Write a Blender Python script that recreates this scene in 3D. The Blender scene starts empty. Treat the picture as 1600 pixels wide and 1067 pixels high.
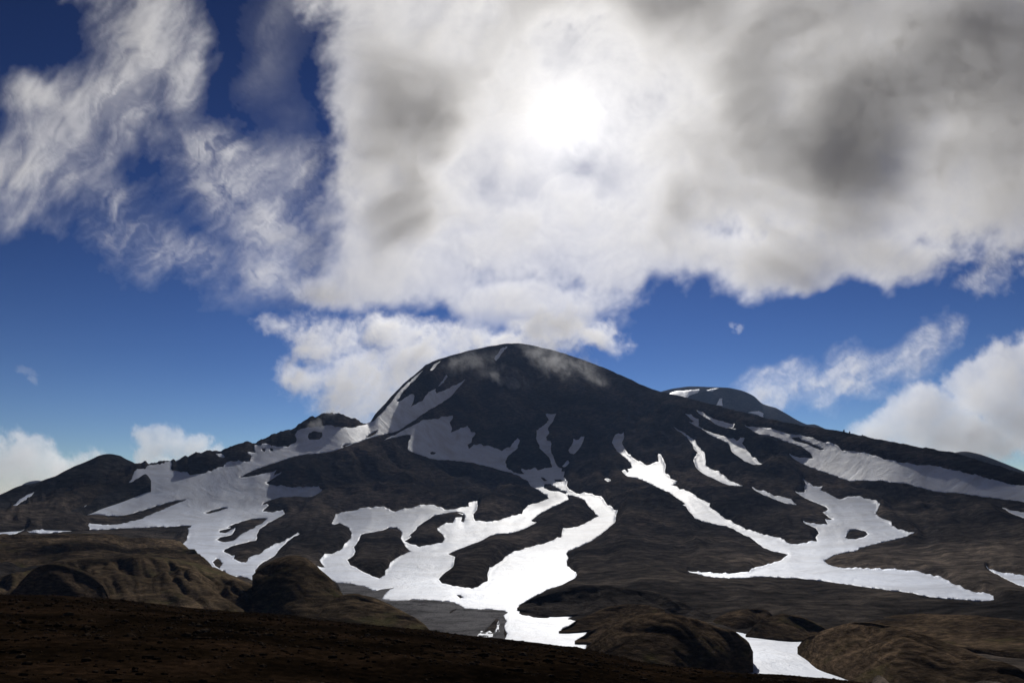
import bpy, math, random
import numpy as np
from mathutils import Vector
from mathutils.geometry import delaunay_2d_cdt

sc = bpy.context.scene
COL = sc.collection
# ------------------------------------------------------------------ camera, sky, sun, exposure
F = 1255.7                      # focal length in pixels of the 1600 px wide photograph
PITCH = math.radians(13.3)
EYE = 60.0                      # eye height above the datum
cam = bpy.data.cameras.new('camera'); cob = bpy.data.objects.new('camera', cam); COL.objects.link(cob)
cam.sensor_width = 36; cam.lens = 36*F/1600; cam.clip_start = .1; cam.clip_end = 120000
cob.location = (0, 0, EYE); cob.rotation_euler = (math.radians(90)+PITCH, 0, 0); sc.camera = cob

def pdir(x, y):
    """unit direction(s) seen at pixel x, y of the photograph"""
    x = np.asarray(x, float); y = np.asarray(y, float)
    a = (x-800)/F; b = (533.5-y)/F; c, s = math.cos(PITCH), math.sin(PITCH)
    v = np.stack(np.broadcast_arrays(a, c-b*s, s+b*c), -1)
    return v/np.linalg.norm(v, axis=-1, keepdims=True)

SD = pdir(893, 192)
EL = math.asin(SD[2]); AZ = math.atan2(SD[0], SD[1])
w = bpy.data.worlds.new('World'); sc.world = w; w.use_nodes = True; nt = w.node_tree
sky = nt.nodes.new('ShaderNodeTexSky'); sky.sky_type = 'NISHITA'; sky.sun_disc = False
sky.sun_elevation = EL; sky.sun_rotation = AZ; sky.altitude = 900; sky.air_density = 1.0; sky.dust_density = 0.0; sky.ozone_density = 2.5
vm = nt.nodes.new('ShaderNodeVectorMath'); vm.operation = 'SCALE'; vm.inputs[3].default_value = .18
gm = nt.nodes.new('ShaderNodeGamma'); gm.inputs[1].default_value = 2.4      # the deep blue of a mountain sky
bg = nt.nodes['Background']; bg.inputs[1].default_value = .13
tint = nt.nodes.new('ShaderNodeVectorMath'); tint.operation = 'MULTIPLY'; tint.inputs[1].default_value = (1.55, 1.04, .91)
nt.links.new(sky.outputs[0], vm.inputs[0]); nt.links.new(vm.outputs[0], gm.inputs[0]); nt.links.new(gm.outputs[0], tint.inputs[0]); nt.links.new(tint.outputs[0], bg.inputs[0])
L = bpy.data.lights.new('sun', 'SUN'); L.energy = 5; L.angle = math.radians(.5); L.color = (1, .97, .92)
lo = bpy.data.objects.new('sun', L); COL.objects.link(lo); lo.location = (0, 0, 500)
lo.rotation_euler = Vector(SD).to_track_quat('Z', 'Y').to_euler()
sc.view_settings.view_transform = 'Standard'; sc.view_settings.look = 'None'
sc.view_settings.gamma = 1; sc.view_settings.exposure = 0.33
cy = sc.cycles
cy.volume_bounces = 2; cy.max_bounces = 6; cy.diffuse_bounces = 2; cy.glossy_bounces = 2
cy.transparent_max_bounces = 48; cy.use_denoising = True
cy.sample_clamp_indirect = 4

# ------------------------------------------------------------------ helpers
def hash2(ix, iy, seed):
    h = (ix.astype(np.int64)*374761393 + iy.astype(np.int64)*668265263 + seed*1274126177) & 0xffffffff
    h = ((h ^ (h >> 13))*1274126177) & 0xffffffff
    h = h ^ (h >> 16)
    return (h & 0xffffff)/float(0xffffff)
def vnoise(x, y, seed=0):
    ix = np.floor(x); iy = np.floor(y); fx = x-ix; fy = y-iy
    fx = fx*fx*fx*(fx*(fx*6-15)+10); fy = fy*fy*fy*(fy*(fy*6-15)+10)
    a = hash2(ix, iy, seed); b = hash2(ix+1, iy, seed); c = hash2(ix, iy+1, seed); d = hash2(ix+1, iy+1, seed)
    return (a+(b-a)*fx)*(1-fy)+(c+(d-c)*fx)*fy
def fbm(x, y, octs=5, seed=0, gain=.5):
    """-1..1"""
    o = 0; amp = 1; tot = 0
    for k in range(octs):
        o = o+amp*(vnoise(x, y, seed+17*k)*2-1); tot += amp; amp *= gain
        x, y = (x*.8-y*.6)*2.03+5.1, (x*.6+y*.8)*2.03-3.7
    return o/tot
def ridged(x, y, octs=4, seed=0):
    o = 0; amp = 1; tot = 0
    for k in range(octs):
        o = o+amp*(1-np.abs(vnoise(x, y, seed+31*k)*2-1)); tot += amp; amp *= .5
        x, y = (x*.8-y*.6)*2.03+5.1, (x*.6+y*.8)*2.03-3.7
    return o/tot
def sstep(a, b, x):
    t = np.clip((x-a)/(b-a), 0, 1); return t*t*(3-2*t)
def place(x, y, r):
    """world point at horizontal distance r along the ray of pixel x, y"""
    d = pdir(x, y); h = np.hypot(d[..., 0], d[..., 1])
    p = d*(np.asarray(r)/h)[..., None]; p[..., 2] += EYE
    return p
def tanel(x, y):
    d = pdir(x, y); return d[..., 2]/np.hypot(d[..., 0], d[..., 1])
def from_world(p):
    """pixel coordinates of world points"""
    v = p-np.array([0, 0, EYE]); c, s = math.cos(PITCH), math.sin(PITCH)
    f = v[..., 1]*c+v[..., 2]*s; u = -v[..., 1]*s+v[..., 2]*c
    return 800+F*v[..., 0]/f, 533.5-F*u/f
def poly(pts):
    a = np.array(sorted(pts), float)
    return lambda x: np.interp(x, a[:, 0], a[:, 1])
def make_mesh(name, verts, faces, mat, smooth=True):
    """verts (n,3), faces (m,3|4) numpy or list"""
    me = bpy.data.meshes.new(name)
    verts = np.asarray(verts, np.float32)
    me.vertices.add(len(verts)); me.vertices.foreach_set('co', verts.ravel())
    f = np.asarray(faces, np.int32); k = f.shape[1]
    me.loops.add(f.size); me.loops.foreach_set('vertex_index', f.ravel())
    me.polygons.add(len(f)); me.polygons.foreach_set('loop_start', np.arange(0, f.size, k, dtype=np.int32))
    me.polygons.foreach_set('loop_total', np.full(len(f), k, np.int32))
    me.polygons.foreach_set('use_smooth', np.full(len(f), smooth, bool))
    me.update(calc_edges=True); me.validate()
    me.materials.append(mat)
    o = bpy.data.objects.new(name, me); COL.objects.link(o)
    return o
def grid_mesh(name, P, mat):
    n, m = P.shape[:2]
    i = np.arange(n*m).reshape(n, m)
    f = np.stack([i[:-1, :-1], i[1:, :-1], i[1:, 1:], i[:-1, 1:]], -1).reshape(-1, 4)
    return make_mesh(name, P.reshape(-1, 3), f, mat)
def structure(o): o['kind'] = 'structure'; return o
def stuff(o): o['kind'] = 'stuff'; return o
def tag(o, label, cat, group=None):
    o['label'] = label; o['category'] = cat
    if group: o['group'] = group
    return o

# ------------------------------------------------------------------ materials
def new_mat(name):
    m = bpy.data.materials.new(name); m.use_nodes = True
    return m, m.node_tree, m.node_tree.nodes['Principled BSDF']
def noise_node(t, scale, detail=6, rough=.55, vec=None, dist=0):
    n = t.nodes.new('ShaderNodeTexNoise'); n.inputs['Scale'].default_value = scale
    n.inputs['Detail'].default_value = detail; n.inputs['Roughness'].default_value = rough
    n.inputs['Distortion'].default_value = dist
    if vec: t.links.new(vec, n.inputs['Vector'])
    return n.outputs['Fac']
def ramp(t, fac, stops):
    r = t.nodes.new('ShaderNodeValToRGB'); e = r.color_ramp.elements
    while len(e) < len(stops): e.new(.5)
    for k, (p, c) in enumerate(stops):
        e[k].position = p; e[k].color = (*c, 1) if len(c) == 3 else c
    t.links.new(fac, r.inputs[0]); return r.outputs[0]
def mixc(t, fac, a, b, mode='MIX'):
    m = t.nodes.new('ShaderNodeMix'); m.data_type = 'RGBA'; m.blend_type = mode
    for s, v in ((0, fac), (6, a), (7, b)):
        if isinstance(v, (int, float)): m.inputs[s].default_value = v
        elif isinstance(v, tuple): m.inputs[s].default_value = (*v, 1)
        else: t.links.new(v, m.inputs[s])
    return m.outputs[2]
def mapping(t, scale=(1, 1, 1), rot=(0, 0, 0)):
    tc = t.nodes.new('ShaderNodeTexCoord'); mp = t.nodes.new('ShaderNodeMapping')
    mp.inputs['Scale'].default_value = scale; mp.inputs['Rotation'].default_value = rot
    t.links.new(tc.outputs['Object'], mp.inputs['Vector']); return mp.outputs[0]
def bump(t, h, strength, dist, normal=None):
    b = t.nodes.new('ShaderNodeBump'); b.inputs['Strength'].default_value = strength; b.inputs['Distance'].default_value = dist
    t.links.new(h, b.inputs['Height'])
    if normal: t.links.new(normal, b.inputs['Normal'])
    return b.outputs[0]
def rock_mat(name, dark, mid, light, accent=None, s=1.0, bd=1.0, rough=.9):
    m, t, b = new_mat(name)
    v = mapping(t); vs = mapping(t, (1, 1, 4))
    big = noise_node(t, .006*s, 5, .6, v, .6); fine = noise_node(t, .09*s, 7, .7, vs, .3); grit = noise_node(t, .9*s, 4, .7, v)
    c = ramp(t, big, [(.36, dark), (.5, mid), (.66, light)])
    c2 = ramp(t, fine, [(.34, (.2, .2, .2)), (.5, (1, 1, 1)), (.66, (2.5, 2.35, 2.2))])
    c = mixc(t, .75, c, c2, 'MULTIPLY')
    c3 = ramp(t, grit, [(.35, (.6, .6, .6)), (.62, (1.05, 1.05, 1.05)), (.78, (1.9, 1.8, 1.7))])
    c = mixc(t, .6, c, c3, 'MULTIPLY')
    if accent:
        a = noise_node(t, .011*s, 5, .65, v, 1.2)
        af = ramp(t, a, [(.56, (0, 0, 0)), (.7, (.8, .8, .8))])
        c = mixc(t, af, c, accent)
    t.links.new(c, b.inputs['Base Color'])
    b.inputs['Roughness'].default_value = rough; b.inputs['Specular IOR Level'].default_value = 0
    n1 = bump(t, fine, .8, 4*bd); n2 = bump(t, grit, .7, .6*bd, n1)
    t.links.new(n2, b.inputs['Normal'])
    return m
M_MTN = rock_mat('dark_volcanic_slope', (.024, .022, .021), (.055, .048, .043), (.13, .108, .09))
M_FAR = rock_mat('far_dark_rock', (.026, .027, .030), (.045, .044, .046), (.07, .066, .064))
M_BRN = rock_mat('brown_eroded_earth', (.035, .027, .018), (.078, .058, .038), (.155, .115, .075), (.095, .09, .04), s=2.5, bd=.35)
M_RED = rock_mat('dark_red_earth', (.032, .024, .018), (.068, .050, .034), (.12, .086, .058), (.08, .072, .03), s=4, bd=.25)
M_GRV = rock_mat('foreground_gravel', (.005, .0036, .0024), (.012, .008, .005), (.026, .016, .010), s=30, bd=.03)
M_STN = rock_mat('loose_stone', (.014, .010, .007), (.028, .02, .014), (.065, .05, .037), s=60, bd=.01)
def snow_mat(name, col, dirt, amount, rough=.55, k=1.0, bk=1.0):
    m, t, b = new_mat(name)
    v = mapping(t); vs = mapping(t, (1, .25, 1), (0, 0, .5))
    a = noise_node(t, .02*k, 8, .7, v, 1.0); s = noise_node(t, .22*k, 8, .75, vs, .5); g = noise_node(t, .8, 5, .7, v)
    f = ramp(t, a, [(.42, (0, 0, 0)), (.72, (amount,)*3)])
    c = mixc(t, f, col, dirt)
    f2 = ramp(t, s, [(.55, (0, 0, 0)), (.75, (amount*.8,)*3)])
    c = mixc(t, f2, c, dirt)
    t.links.new(c, b.inputs['Base Color'])
    b.inputs['Roughness'].default_value = rough; b.inputs['Specular IOR Level'].default_value = .09 if rough < .8 else 0
    n1 = bump(t, a, .25*bk, 8/k); n2 = bump(t, s, .3*bk, 1.0, n1); n3 = bump(t, g, .3, .25, n2)
    t.links.new(n3, b.inputs['Normal'])
    return m
M_SNOW = snow_mat('old_snow', (.74, .80, .93), (.36, .36, .39), .6)
M_ASH_SHADE = snow_mat('ashy_shaded_snow', (.20, .195, .20), (.02, .019, .019), 1.0, .9, 3.5, 3.0)  # ash in the snow, plus the steep bank's own shade darkened into the colour

# ------------------------------------------------------------------ the snow, traced on the photograph: (offset x, offset y, [points at four times the size])
def G(ox, oy, pts): return [(ox+a/4., oy+b/4.) for a, b in pts]
R1 = lambda *p: G(0, 640, p)
R2 = lambda *p: G(400, 520, p)
R3 = lambda *p: G(400, 740, p)
R4 = lambda *p: G(200, 640, p)
R5 = lambda *p: G(700, 700, p)
R6 = lambda *p: G(900, 620, p)
R7 = lambda *p: G(1200, 640, p)
R8 = lambda *p: G(1200, 800, p)
S1 = lambda *p: G(600, 520, p)
S2 = lambda *p: G(0, 800, p)
S3 = lambda *p: G(360, 800, p)
S4 = lambda *p: G(700, 800, p)
S5 = lambda *p: G(960, 800, p)
S6 = lambda *p: G(1000, 560, p)
bank_top = R3((505,682),(600,690),(700,715),(740,735),(860,712),(820,735),(785,790),(870,800),(1000,790),(1120,795),(1240,808),(1310,845),(1400,850),(1500,852),(1560,862)) + S4((372,628),(345,650),(364,684),(349,716),(368,756),(352,790))
SNOW = []
def snow(label, outline, holes=(), mat=None, name='snow_patch'):
    SNOW.append(dict(label=label, out=outline, holes=list(holes), mat=mat or M_SNOW, name=name))
snow('widest snowfield, sweeping from the rocky left peak down to the brown hills on the left',
  R4((1480,95),(1400,112),(1290,108),(1270,95),(1200,110),(1120,112),(1080,120),(1060,128),(1040,160),(1055,190),(1050,205),(1000,232),(940,235),(880,222),(860,212),(790,222),(785,240),(795,268),(750,265),(745,280),(770,290),(765,325),(740,330),(690,328),(620,340),(590,365),(540,380),(480,405),(430,415),(390,415),(370,400),(330,395),(290,385),(272,370),(285,340),(275,330),(330,306),(240,322),(180,340),(130,348),(90,368),(60,372),(40,390))
  + [(205,750),(190,765),(170,775),(140,790),(110,806),(130,806)]
  + R1((600,659),(690,664),(780,662),(850,645),(950,615),(1030,590),(1090,575),(1170,560),(1130,580),(1050,612),(960,650),(870,690),(800,705),(720,722),(620,722),(560,722),(540,735),(480,735),(350,745),(165,778),(300,778),(400,768),(500,760),(600,752),(700,745),(820,740),(930,740),(1020,730),(1030,738),(1050,730),(1130,722),(1200,722),(1170,740),(1180,770),(1170,810),(1145,840),(1130,860),(1180,900),(1250,950),(1300,985),(1350,1030))
  + S3((-40,360),(0,410),(80,400),(140,430),(200,520),(270,520),(300,490),(260,445),(200,435),(170,400),(150,365),(170,345))
  + R3((0,590),(40,560),(120,510),(150,465),(230,405),(272,390),(260,380),(200,415),(110,450),(60,480),(20,510),(0,515))
  + R4((755,935),(735,955),(710,958),(680,945),(660,935),(665,920),(600,885),(610,870),(650,850),(740,830),(800,815),(810,800),(805,780),(815,750),(860,715),(940,675),(980,655),(970,635),(900,640),(840,635),(850,620),(880,605),(870,590),(840,590),(850,580),(950,550),(1050,545),(1140,548),(1190,530),(1212,510),(1190,490),(1060,490),(990,490),(930,480),(865,460),(900,435),(975,400),(905,415),(925,390),(870,400),(800,410),(740,425),(700,425),(750,400),(830,365))
  + R2((100,820),(200,785),(300,760),(440,745),(540,720),(640,680),(750,640),(850,620),(920,590),(1000,540),(1080,490),(1180,430),(1220,400),(1260,350),(1310,300),(1240,330),(1200,345),(1130,385),(1120,370),(1160,330),(1200,280),(1190,275),(1130,360),(1080,380),(1040,430),(970,465),(985,430),(990,395),(960,400),(880,435),(885,420),(950,340),(1020,270),(1045,240),(1000,270),(920,340),(870,400),(850,430),(800,490),(762,520),(715,562)),
  [R4((480,645),(520,630),(600,608),(625,612),(590,625),(540,638),(500,648)),
   R4((570,755),(600,745),(640,735),(620,730),(680,705),(760,680),(850,675),(865,680),(840,705),(780,740),(730,765),(690,790),(660,815),(600,825),(555,812),(580,795),(650,777),(670,740),(640,752),(600,768),(572,768)),
   R4((1130,150),(1160,135),(1215,140),(1215,160),(1195,185),(1135,188),(1125,175)),
   R2((535,715),(560,693),(592,690),(550,716)), R2((685,652),(720,622),(762,603),(750,622),(710,647)),
   R4((836,240),(858,245),(856,264),(838,256)), R4((885,238),(908,242),(908,257),(888,258)),
   R4((530,948),(560,925),(590,955),(572,990),(545,975))], name='snow_field')
snow('small snow strip at the far left edge under the dark hill', R1((-200,756),(0,750),(60,742),(120,748),(170,748),(140,765),(80,785),(0,792),(-200,800)))
snow('tiny snow patch on the dark rocks of the left ridge', R4((548,280),(580,278),(618,298),(610,308),(570,300)))
center = (S1((0,672),(60,652),(130,632),(165,632),(165,660),(150,690),(152,735),(200,755),(300,790),(440,798),(560,815),(700,850),(800,878))
  + R5((430,165),(500,205),(515,230),(550,255),(620,295),(630,310),(580,335),(500,360),(470,390),(460,410),(380,435),(280,465),(170,458),(160,440))
  + R3((1362,255),(1380,240),(1385,183),(1330,195),(1330,212),(1290,215),(1240,238),(1180,230),(1150,215),(1110,198),(1050,205),(960,222),(870,238),(800,215),(690,220),(560,240),(500,255),(472,312),(490,325),(520,308),(580,335),(598,370),(595,400),(560,440),(520,485),(430,515),(395,545),(430,585),(385,590),(420,630))
  + bank_top
  + S4((350,830),(600,870),(860,880),(862,850),(870,825),(795,815),(800,800),(840,775),(880,738),(760,745),(700,735),(770,700),(800,682),(745,668),(760,660),(790,645),(820,622),(780,622),(700,640),(620,660),(560,660),(460,640))
  + R5((440,1030),(450,1015),(490,1010),(490,995),(435,985),(445,975),(500,945),(560,915),(620,885),(700,860),(790,820),(808,800),(800,780),(745,740),(740,710),(755,690),(740,660),(760,640),(820,620),(900,580),(960,540),(1010,500),(1050,475),(1050,430),(1060,405),(1035,395),(1025,375),(1000,365),(985,345),(960,310),(900,287))
  + S1((1260,1003),(1200,1000),(1155,980),(1140,960),(1145,940),(1118,910),(1125,880),(1105,870),(1110,850),(1075,835),(1060,790),(1040,740),(1045,700),(1040,680),(1020,670),(1010,650),(1030,640),(1025,600),(1060,545),(1075,515),(1020,512),(1010,520),(1030,545),(1000,585),(955,620),(950,660),(970,700),(975,730),(1030,780),(1050,840),(960,858),(945,845),(900,850),(858,855),(860,862),(885,878),(850,880),(800,868),(765,840),(760,810),(770,775),(830,730),(848,680),(835,668),(810,690),(790,715),(740,738),(700,720),(610,700),(560,705),(530,725),(520,700),(545,690),(550,660),(575,640),(545,625),(540,610),(520,595),(470,605),(418,625),(425,600),(412,560),(428,545),(432,525),(370,530),(330,545),(250,550),(200,570),(100,612)))
snow('big branching snowfield in the middle, from the foot of the summit down two white tongues to the valley', center,
  [R3((570,540),(610,515),(620,490),(610,460),(640,420),(660,380),(720,370),(800,352),(830,340),(880,338),(912,365),(905,410),(935,460),(965,488),(900,520),(840,560),(830,590),(808,610),(808,635),(770,655),(730,640),(640,600),(590,575)),
   R3((930,425),(970,400),(960,385),(1000,355),(1010,335),(1060,300),(1110,265),(1200,250),(1290,248),(1300,255),(1260,258),(1305,265),(1300,305),(1280,300),(1285,275),(1245,285),(1230,315),(1190,315),(1130,350),(1135,365),(1165,385),(1180,410),(1165,435),(1100,445),(1020,460),(960,440)),
   R3((1200,505),(1260,480),(1400,425),(1450,395),(1500,380),(1590,368))+R5((440,515),(520,485),(555,470),(520,455),(560,420),(640,375),(750,330),(757,320),(742,290),(765,292),(800,302),(850,325),(880,370),(940,430),(860,475),(780,505),(720,510),(705,560),(600,600),(500,625),(400,655),(355,680),(340,710),(260,760),(250,800),(250,830),(190,870),(150,882),(60,870))+R3((1250,708),(1165,690),(1138,662),(1180,620),(1230,590),(1245,530)),
   R5((600,225),(640,225),(700,260),(740,270),(735,283),(700,270),(640,265),(600,250)),
   R5((575,182),(600,186),(625,205),(600,208)), R5((665,200),(700,198),(722,210),(700,220),(675,214)),
   R5((55,920),(80,921),(100,932),(75,936)),
   S1((285,750),(305,745),(328,753),(315,762),(292,760))], name='snow_field')
snow('grey ashy snow bank with shade in its colour, in the valley below the white middle snowfield', bank_top[:-2] + S4((352,800),(100,800)) + R3((1000,1010),(800,920),(640,830),(540,760)), holes=[S4((225,745),(262,705),(300,662),(318,668),(306,700),(286,752)), S4((5,630),(20,615),(60,600),(50,612),(15,632))], mat=M_ASH_SHADE, name='snow_bank')
snow('short bluish snow patch right of the narrow gully on the shaded summit cone', S1((1160,760),(1155,740),(1185,670),(1215,668),(1230,655),(1255,655),(1240,690),(1215,735),(1185,765)))
snow('very small snow patch above the top of the middle snowfield', S1((1112,838),(1130,817),(1150,808),(1156,825),(1140,846),(1122,848)))
snow('tiny lone snow spot on the dark slope between the two right tongues', R5((966,215),(995,203),(1022,215),(1000,227),(978,223)))
right = (R6((230,270),(245,240),(300,232),(300,265),(288,285),(295,315),(330,365),(380,400),(440,428),(480,415),(520,405),(510,370),(530,370),(548,405),(560,430),(555,475),(575,490),(590,510),(635,535),(605,545),(650,570),(705,590),(720,600),(760,635),(800,650),(840,675),(835,690),(895,735),(960,780),(1060,830),(1180,865),(1280,885),(1340,920))
  + R7((150,843),(305,820),(295,800),(318,775),(300,740),(215,715),(375,715),(360,690),(400,680),(340,640),(375,620),(350,600),(270,570),(175,525),(235,515),(230,490),(240,470),(210,440),(240,455),(280,480),(345,482),(330,500),(400,530),(445,555),(500,545),(575,540),(600,552),(650,560),(700,590),(680,630),(665,650),(720,680),(770,705),(775,725),(830,750),(870,765),(920,775),(850,795),(740,820),(640,845),(580,862),(555,882),(480,890),(420,905),(370,935),(350,945),(375,970),(450,988),(600,995),(800,1000),(950,1015),(1050,1045))
  + R8((1080,410),(1170,455),(1250,490),(1330,512),(1390,515),(1412,530),(1415,555),(1250,550),(1020,530),(900,502),(700,480),(550,458),(400,437),(200,412),(0,405))
  + S5((900,402),(830,412),(700,415),(600,408),(455,382),(600,382),(740,385),(840,375),(880,350),(940,335),(1050,295),(1085,265),(1000,248),(930,222),(850,160),(700,90),(560,60),(500,35))
  + R6((760,770),(715,730),(690,690),(670,685),(685,670),(620,620),(540,580),(430,525),(370,510),(320,505),(285,480),(300,472),(330,475),(322,460),(345,440),(340,410),(300,380),(265,350),(240,320),(228,295)))
snow('large snowfield of two joined tongues on the right, with one small dark island', right,
  [R7((485,795),(510,750),(560,745),(610,758),(625,775),(600,795),(550,808),(500,805))], name='snow_field')
snow('long thin snow tongue between the lone tongue and the wedge patch on the right flank', R6((610,198),(650,210),(700,240),(745,270),(755,300),(800,345),(805,380),(815,430),(850,455),(920,490),(970,530),(1045,570),(960,555),(880,520),(790,480),(750,440),(735,400),(740,380),(765,350),(740,330),(720,290),(690,250)), name='snow_tongue')
snow('narrow snow sliver just below the end of the long thin tongue', R6((1080,573),(1160,593),(1240,618),(1345,640),(1380,675),(1320,670),(1220,634),(1140,604)))
snow('wedge shaped snow patch with a thin upper tail high on the right flank', R6((680,120),(720,118),(765,145),(770,180),(800,205),(900,240),(960,262),(1000,280),(1060,262),(1040,290),(1060,330),(1110,380),(1175,440),(1120,430),(1050,400),(1000,370),(970,340),(950,290),(900,265),(840,235),(780,195),(740,180),(705,165),(740,155)))
snow('uppermost snow streak on the right flank, pointing down to the right', R6((750,95),(790,98),(830,125),(870,140),(920,155),(990,180),(985,200),(1018,222),(960,205),(880,170),(820,140)))
snow('long bluish snowfield under the right skyline ridge', R7((-145,110),(-50,110),(50,130),(140,155),(230,165),(290,185),(345,205),(400,208),(440,235),(460,255),(540,265),(600,275),(700,305),(750,315),(850,335),(950,345),(1050,355),(1150,380),(1250,402),(1350,425),(1480,460),(1600,480),(1900,520),(1900,620),(1600,580),(1450,560),(1300,540),(1180,520),(1060,512),(950,485),(850,455),(720,440),(600,437),(515,442),(400,405),(290,370),(200,335),(150,305),(125,288),(200,300),(285,303),(270,280),(210,235),(120,205),(30,170),(-50,160),(-100,140)),
  [R7((145,175),(190,172),(210,190),(270,210),(350,245),(320,248),(250,220),(170,198))], name='snow_field')
snow('upper of the two snow slivers at the right edge of the picture', R7((1465,630),(1540,640),(1900,690),(1900,740),(1590,678),(1530,655)))
snow('lower of the two snow slivers at the right edge of the picture', R8((1360,370),(1450,385),(1900,435),(1900,540),(1560,455),(1470,410)))
snow('white snow patch in the valley between the two big brown mounds', S5((750,752),(850,765),(950,775),(1075,795),(1110,812),(1220,800),(1300,900),(1500,1000),(1600,1160),(850,1100),(720,980),(700,820)))
snow('grey snow scrap at the left edge behind the dark knob', S2((-100,480),(0,465),(50,440),(110,425),(90,520),(0,530),(-100,530)), mat=M_ASH_SHADE)
snow('thin snow streak near the left shoulder of the summit', S1((285,238),(310,200),(352,178),(325,215),(300,242)))
snow('thin snow streak running up to the very top of the summit', S1((690,170),(728,103),(772,82),(768,95),(730,140),(700,182)))

snow('white ice fin standing beside the dark hole in the grey snow bank', S4((292,756),(300,725),(308,690),(318,672),(322,700),(312,712),(326,748),(310,740)))
snow('broken scraps of white ice lying below the dark hole in the grey snow bank', S4((185,772),(205,745),(240,748),(262,740),(282,756),(280,790),(200,790)))
# ------------------------------------------------------------------ signed distance (pixels) to the nearest snow
DX = 2.0; GX0, GY0, GX1, GY1 = -340., 520., 1960., 1130.
gx = np.arange(GX0, GX1, DX); gy = np.arange(GY0, GY1, DX)
def inside(poly_, X, Y):
    r = np.zeros(X.shape, bool); n = len(poly_)
    for i in range(n):
        x1, y1 = poly_[i]; x2, y2 = poly_[(i+1) % n]
        if y1 == y2: continue
        c = ((y1 > Y) != (y2 > Y)) & (X < (x2-x1)*(Y-y1)/(y2-y1)+x1)
        r ^= c
    return r
XX, YY = np.meshgrid(gx, gy)
wx = XX+1.6*fbm(XX/9, YY/9, 3, 5); wy = YY+1.2*fbm(XX/9, YY/9, 3, 9)
MASK = np.zeros(XX.shape, bool)
for s in SNOW:
    m_ = inside(s['out'], wx, wy)
    for h in s['holes']: m_ &= ~inside(h, wx, wy)
    MASK |= m_
def edt(mask):
    """distance of every cell to the nearest True cell, in cells, capped"""
    big = 1e6; f = np.where(mask, 0, big); K = 40
    g = f.copy()
    for k in range(1, K):                       # vertical pass
        g[k:] = np.minimum(g[k:], f[:-k]+k*k); g[:-k] = np.minimum(g[:-k], f[k:]+k*k)
    h = g.copy()
    for k in range(1, K):
        h[:, k:] = np.minimum(h[:, k:], g[:, :-k]+k*k); h[:, :-k] = np.minimum(h[:, :-k], g[:, k:]+k*k)
    return np.sqrt(np.minimum(h, K*K))
SDF = (edt(MASK)-edt(~MASK))*DX
def blur(a, n):
    k = np.ones(n)/n
    a = np.apply_along_axis(lambda v: np.convolve(np.pad(v, n//2, 'edge'), k, 'valid')[:len(v)], 0, a)
    return np.apply_along_axis(lambda v: np.convolve(np.pad(v, n//2, 'edge'), k, 'valid')[:len(v)], 1, a)
SDFS = blur(blur(SDF, 5), 5)
def vdist(mask, up):
    d = np.full(mask.shape[1], 99.); out = np.empty(mask.shape)
    rows_ = range(mask.shape[0]) if up else range(mask.shape[0]-1, -1, -1)
    for j in rows_:
        d = np.where(mask[j], 0, np.minimum(d+DX, 99)); out[j] = d
    return out
def blurx(a, n):
    return np.apply_along_axis(lambda v: np.convolve(np.pad(v, n//2, 'edge'), np.ones(n)/n, 'valid')[:len(v)], 1, a)
DU = blurx(blurx(blur(vdist(MASK, True), 5), 15), 15); DD = blurx(blurx(blur(vdist(MASK, False), 5), 11), 11)
STEP = 10*(1-np.exp(-DD/5.))*np.clip(DU/26., 0, 1)**.9*(.35+.65*np.exp(-(DD/60.)**2))*sstep(0, 6, np.clip(SDF, 0, 99))
STEP = blur(STEP, 3)
def look(A, x, y):
    fx = np.clip((x-GX0)/DX, 0, len(gx)-1.001); fy = np.clip((y-GY0)/DX, 0, len(gy)-1.001)
    ix = fx.astype(int); iy = fy.astype(int); u = fx-ix; v = fy-iy
    return (A[iy, ix]*(1-u)+A[iy, ix+1]*u)*(1-v)+(A[iy+1, ix]*(1-u)+A[iy+1, ix+1]*u)*v

# ------------------------------------------------------------------ main mountain: profile nodes per picture column, near to far
skyline = poly([(-340,850),(-150,815),(0,792),(100,762),(200,730),(212,723),(232,722),(265,720),(275,719),(300,708),(325,702),(345,704),(370,696),(385,690),(400,691),(430,676),(455,671),(480,655),(500,647),(515,643),(528,645),(545,651),(560,656),(572,661),(578,659),(590,643),(600,632),(612,618),(630,600),(648,585),(665,570),(685,561),(712,553),(735,547),(765,541),(790,537),(810,536),(825,538),(860,546),(900,558),(940,573),(975,588),(1000,600),(1032,612),(1060,618),(1100,628),(1150,641),(1200,654),(1245,663),(1290,670),(1320,675),(1345,680),(1400,692),(1450,700),(1490,707),(1520,716),(1560,728),(1600,740),(1960,850)])
cols = [-340, 0, 200, 400, 500, 560, 600, 650, 700, 800, 900, 1000, 1100, 1200, 1400, 1600, 1960]
n5y = [875, 850, 850, 850, 850, 850, 850, 850, 850, 850, 850, 850, 850, 850, 850, 850, 900]
n5r = [560, 700, 760, 760, 760, 760, 760, 760, 760, 760, 760, 760, 760, 740, 700, 660, 480]
n6y = [865, 830, 800, 800, 800, 795, 795, 795, 795, 795, 795, 785, 775, 775, 812, 822, 875]
n6r = [600, 840, 1000, 1060, 1080, 1090, 1100, 1115, 1130, 1150, 1160, 1150, 1100, 1060, 860, 790, 560]
n7y = [858, 812, 765, 728, 700, 705, 715, 724, 733, 742, 735, 705, 690, 718, 772, 793, 865]
n7r = [640, 900, 1073, 1217, 1323, 1330, 1400, 1470, 1540, 1590, 1580, 1620, 1540, 1340, 1040, 950, 620]
skr = [700, 960, 1145, 1310, 1453, 1455, 1590, 1850, 2100, 2230, 2210, 2050, 1730, 1473, 1163, 1019, 680]
GX = np.arange(-320, 1921, 2.0)
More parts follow.
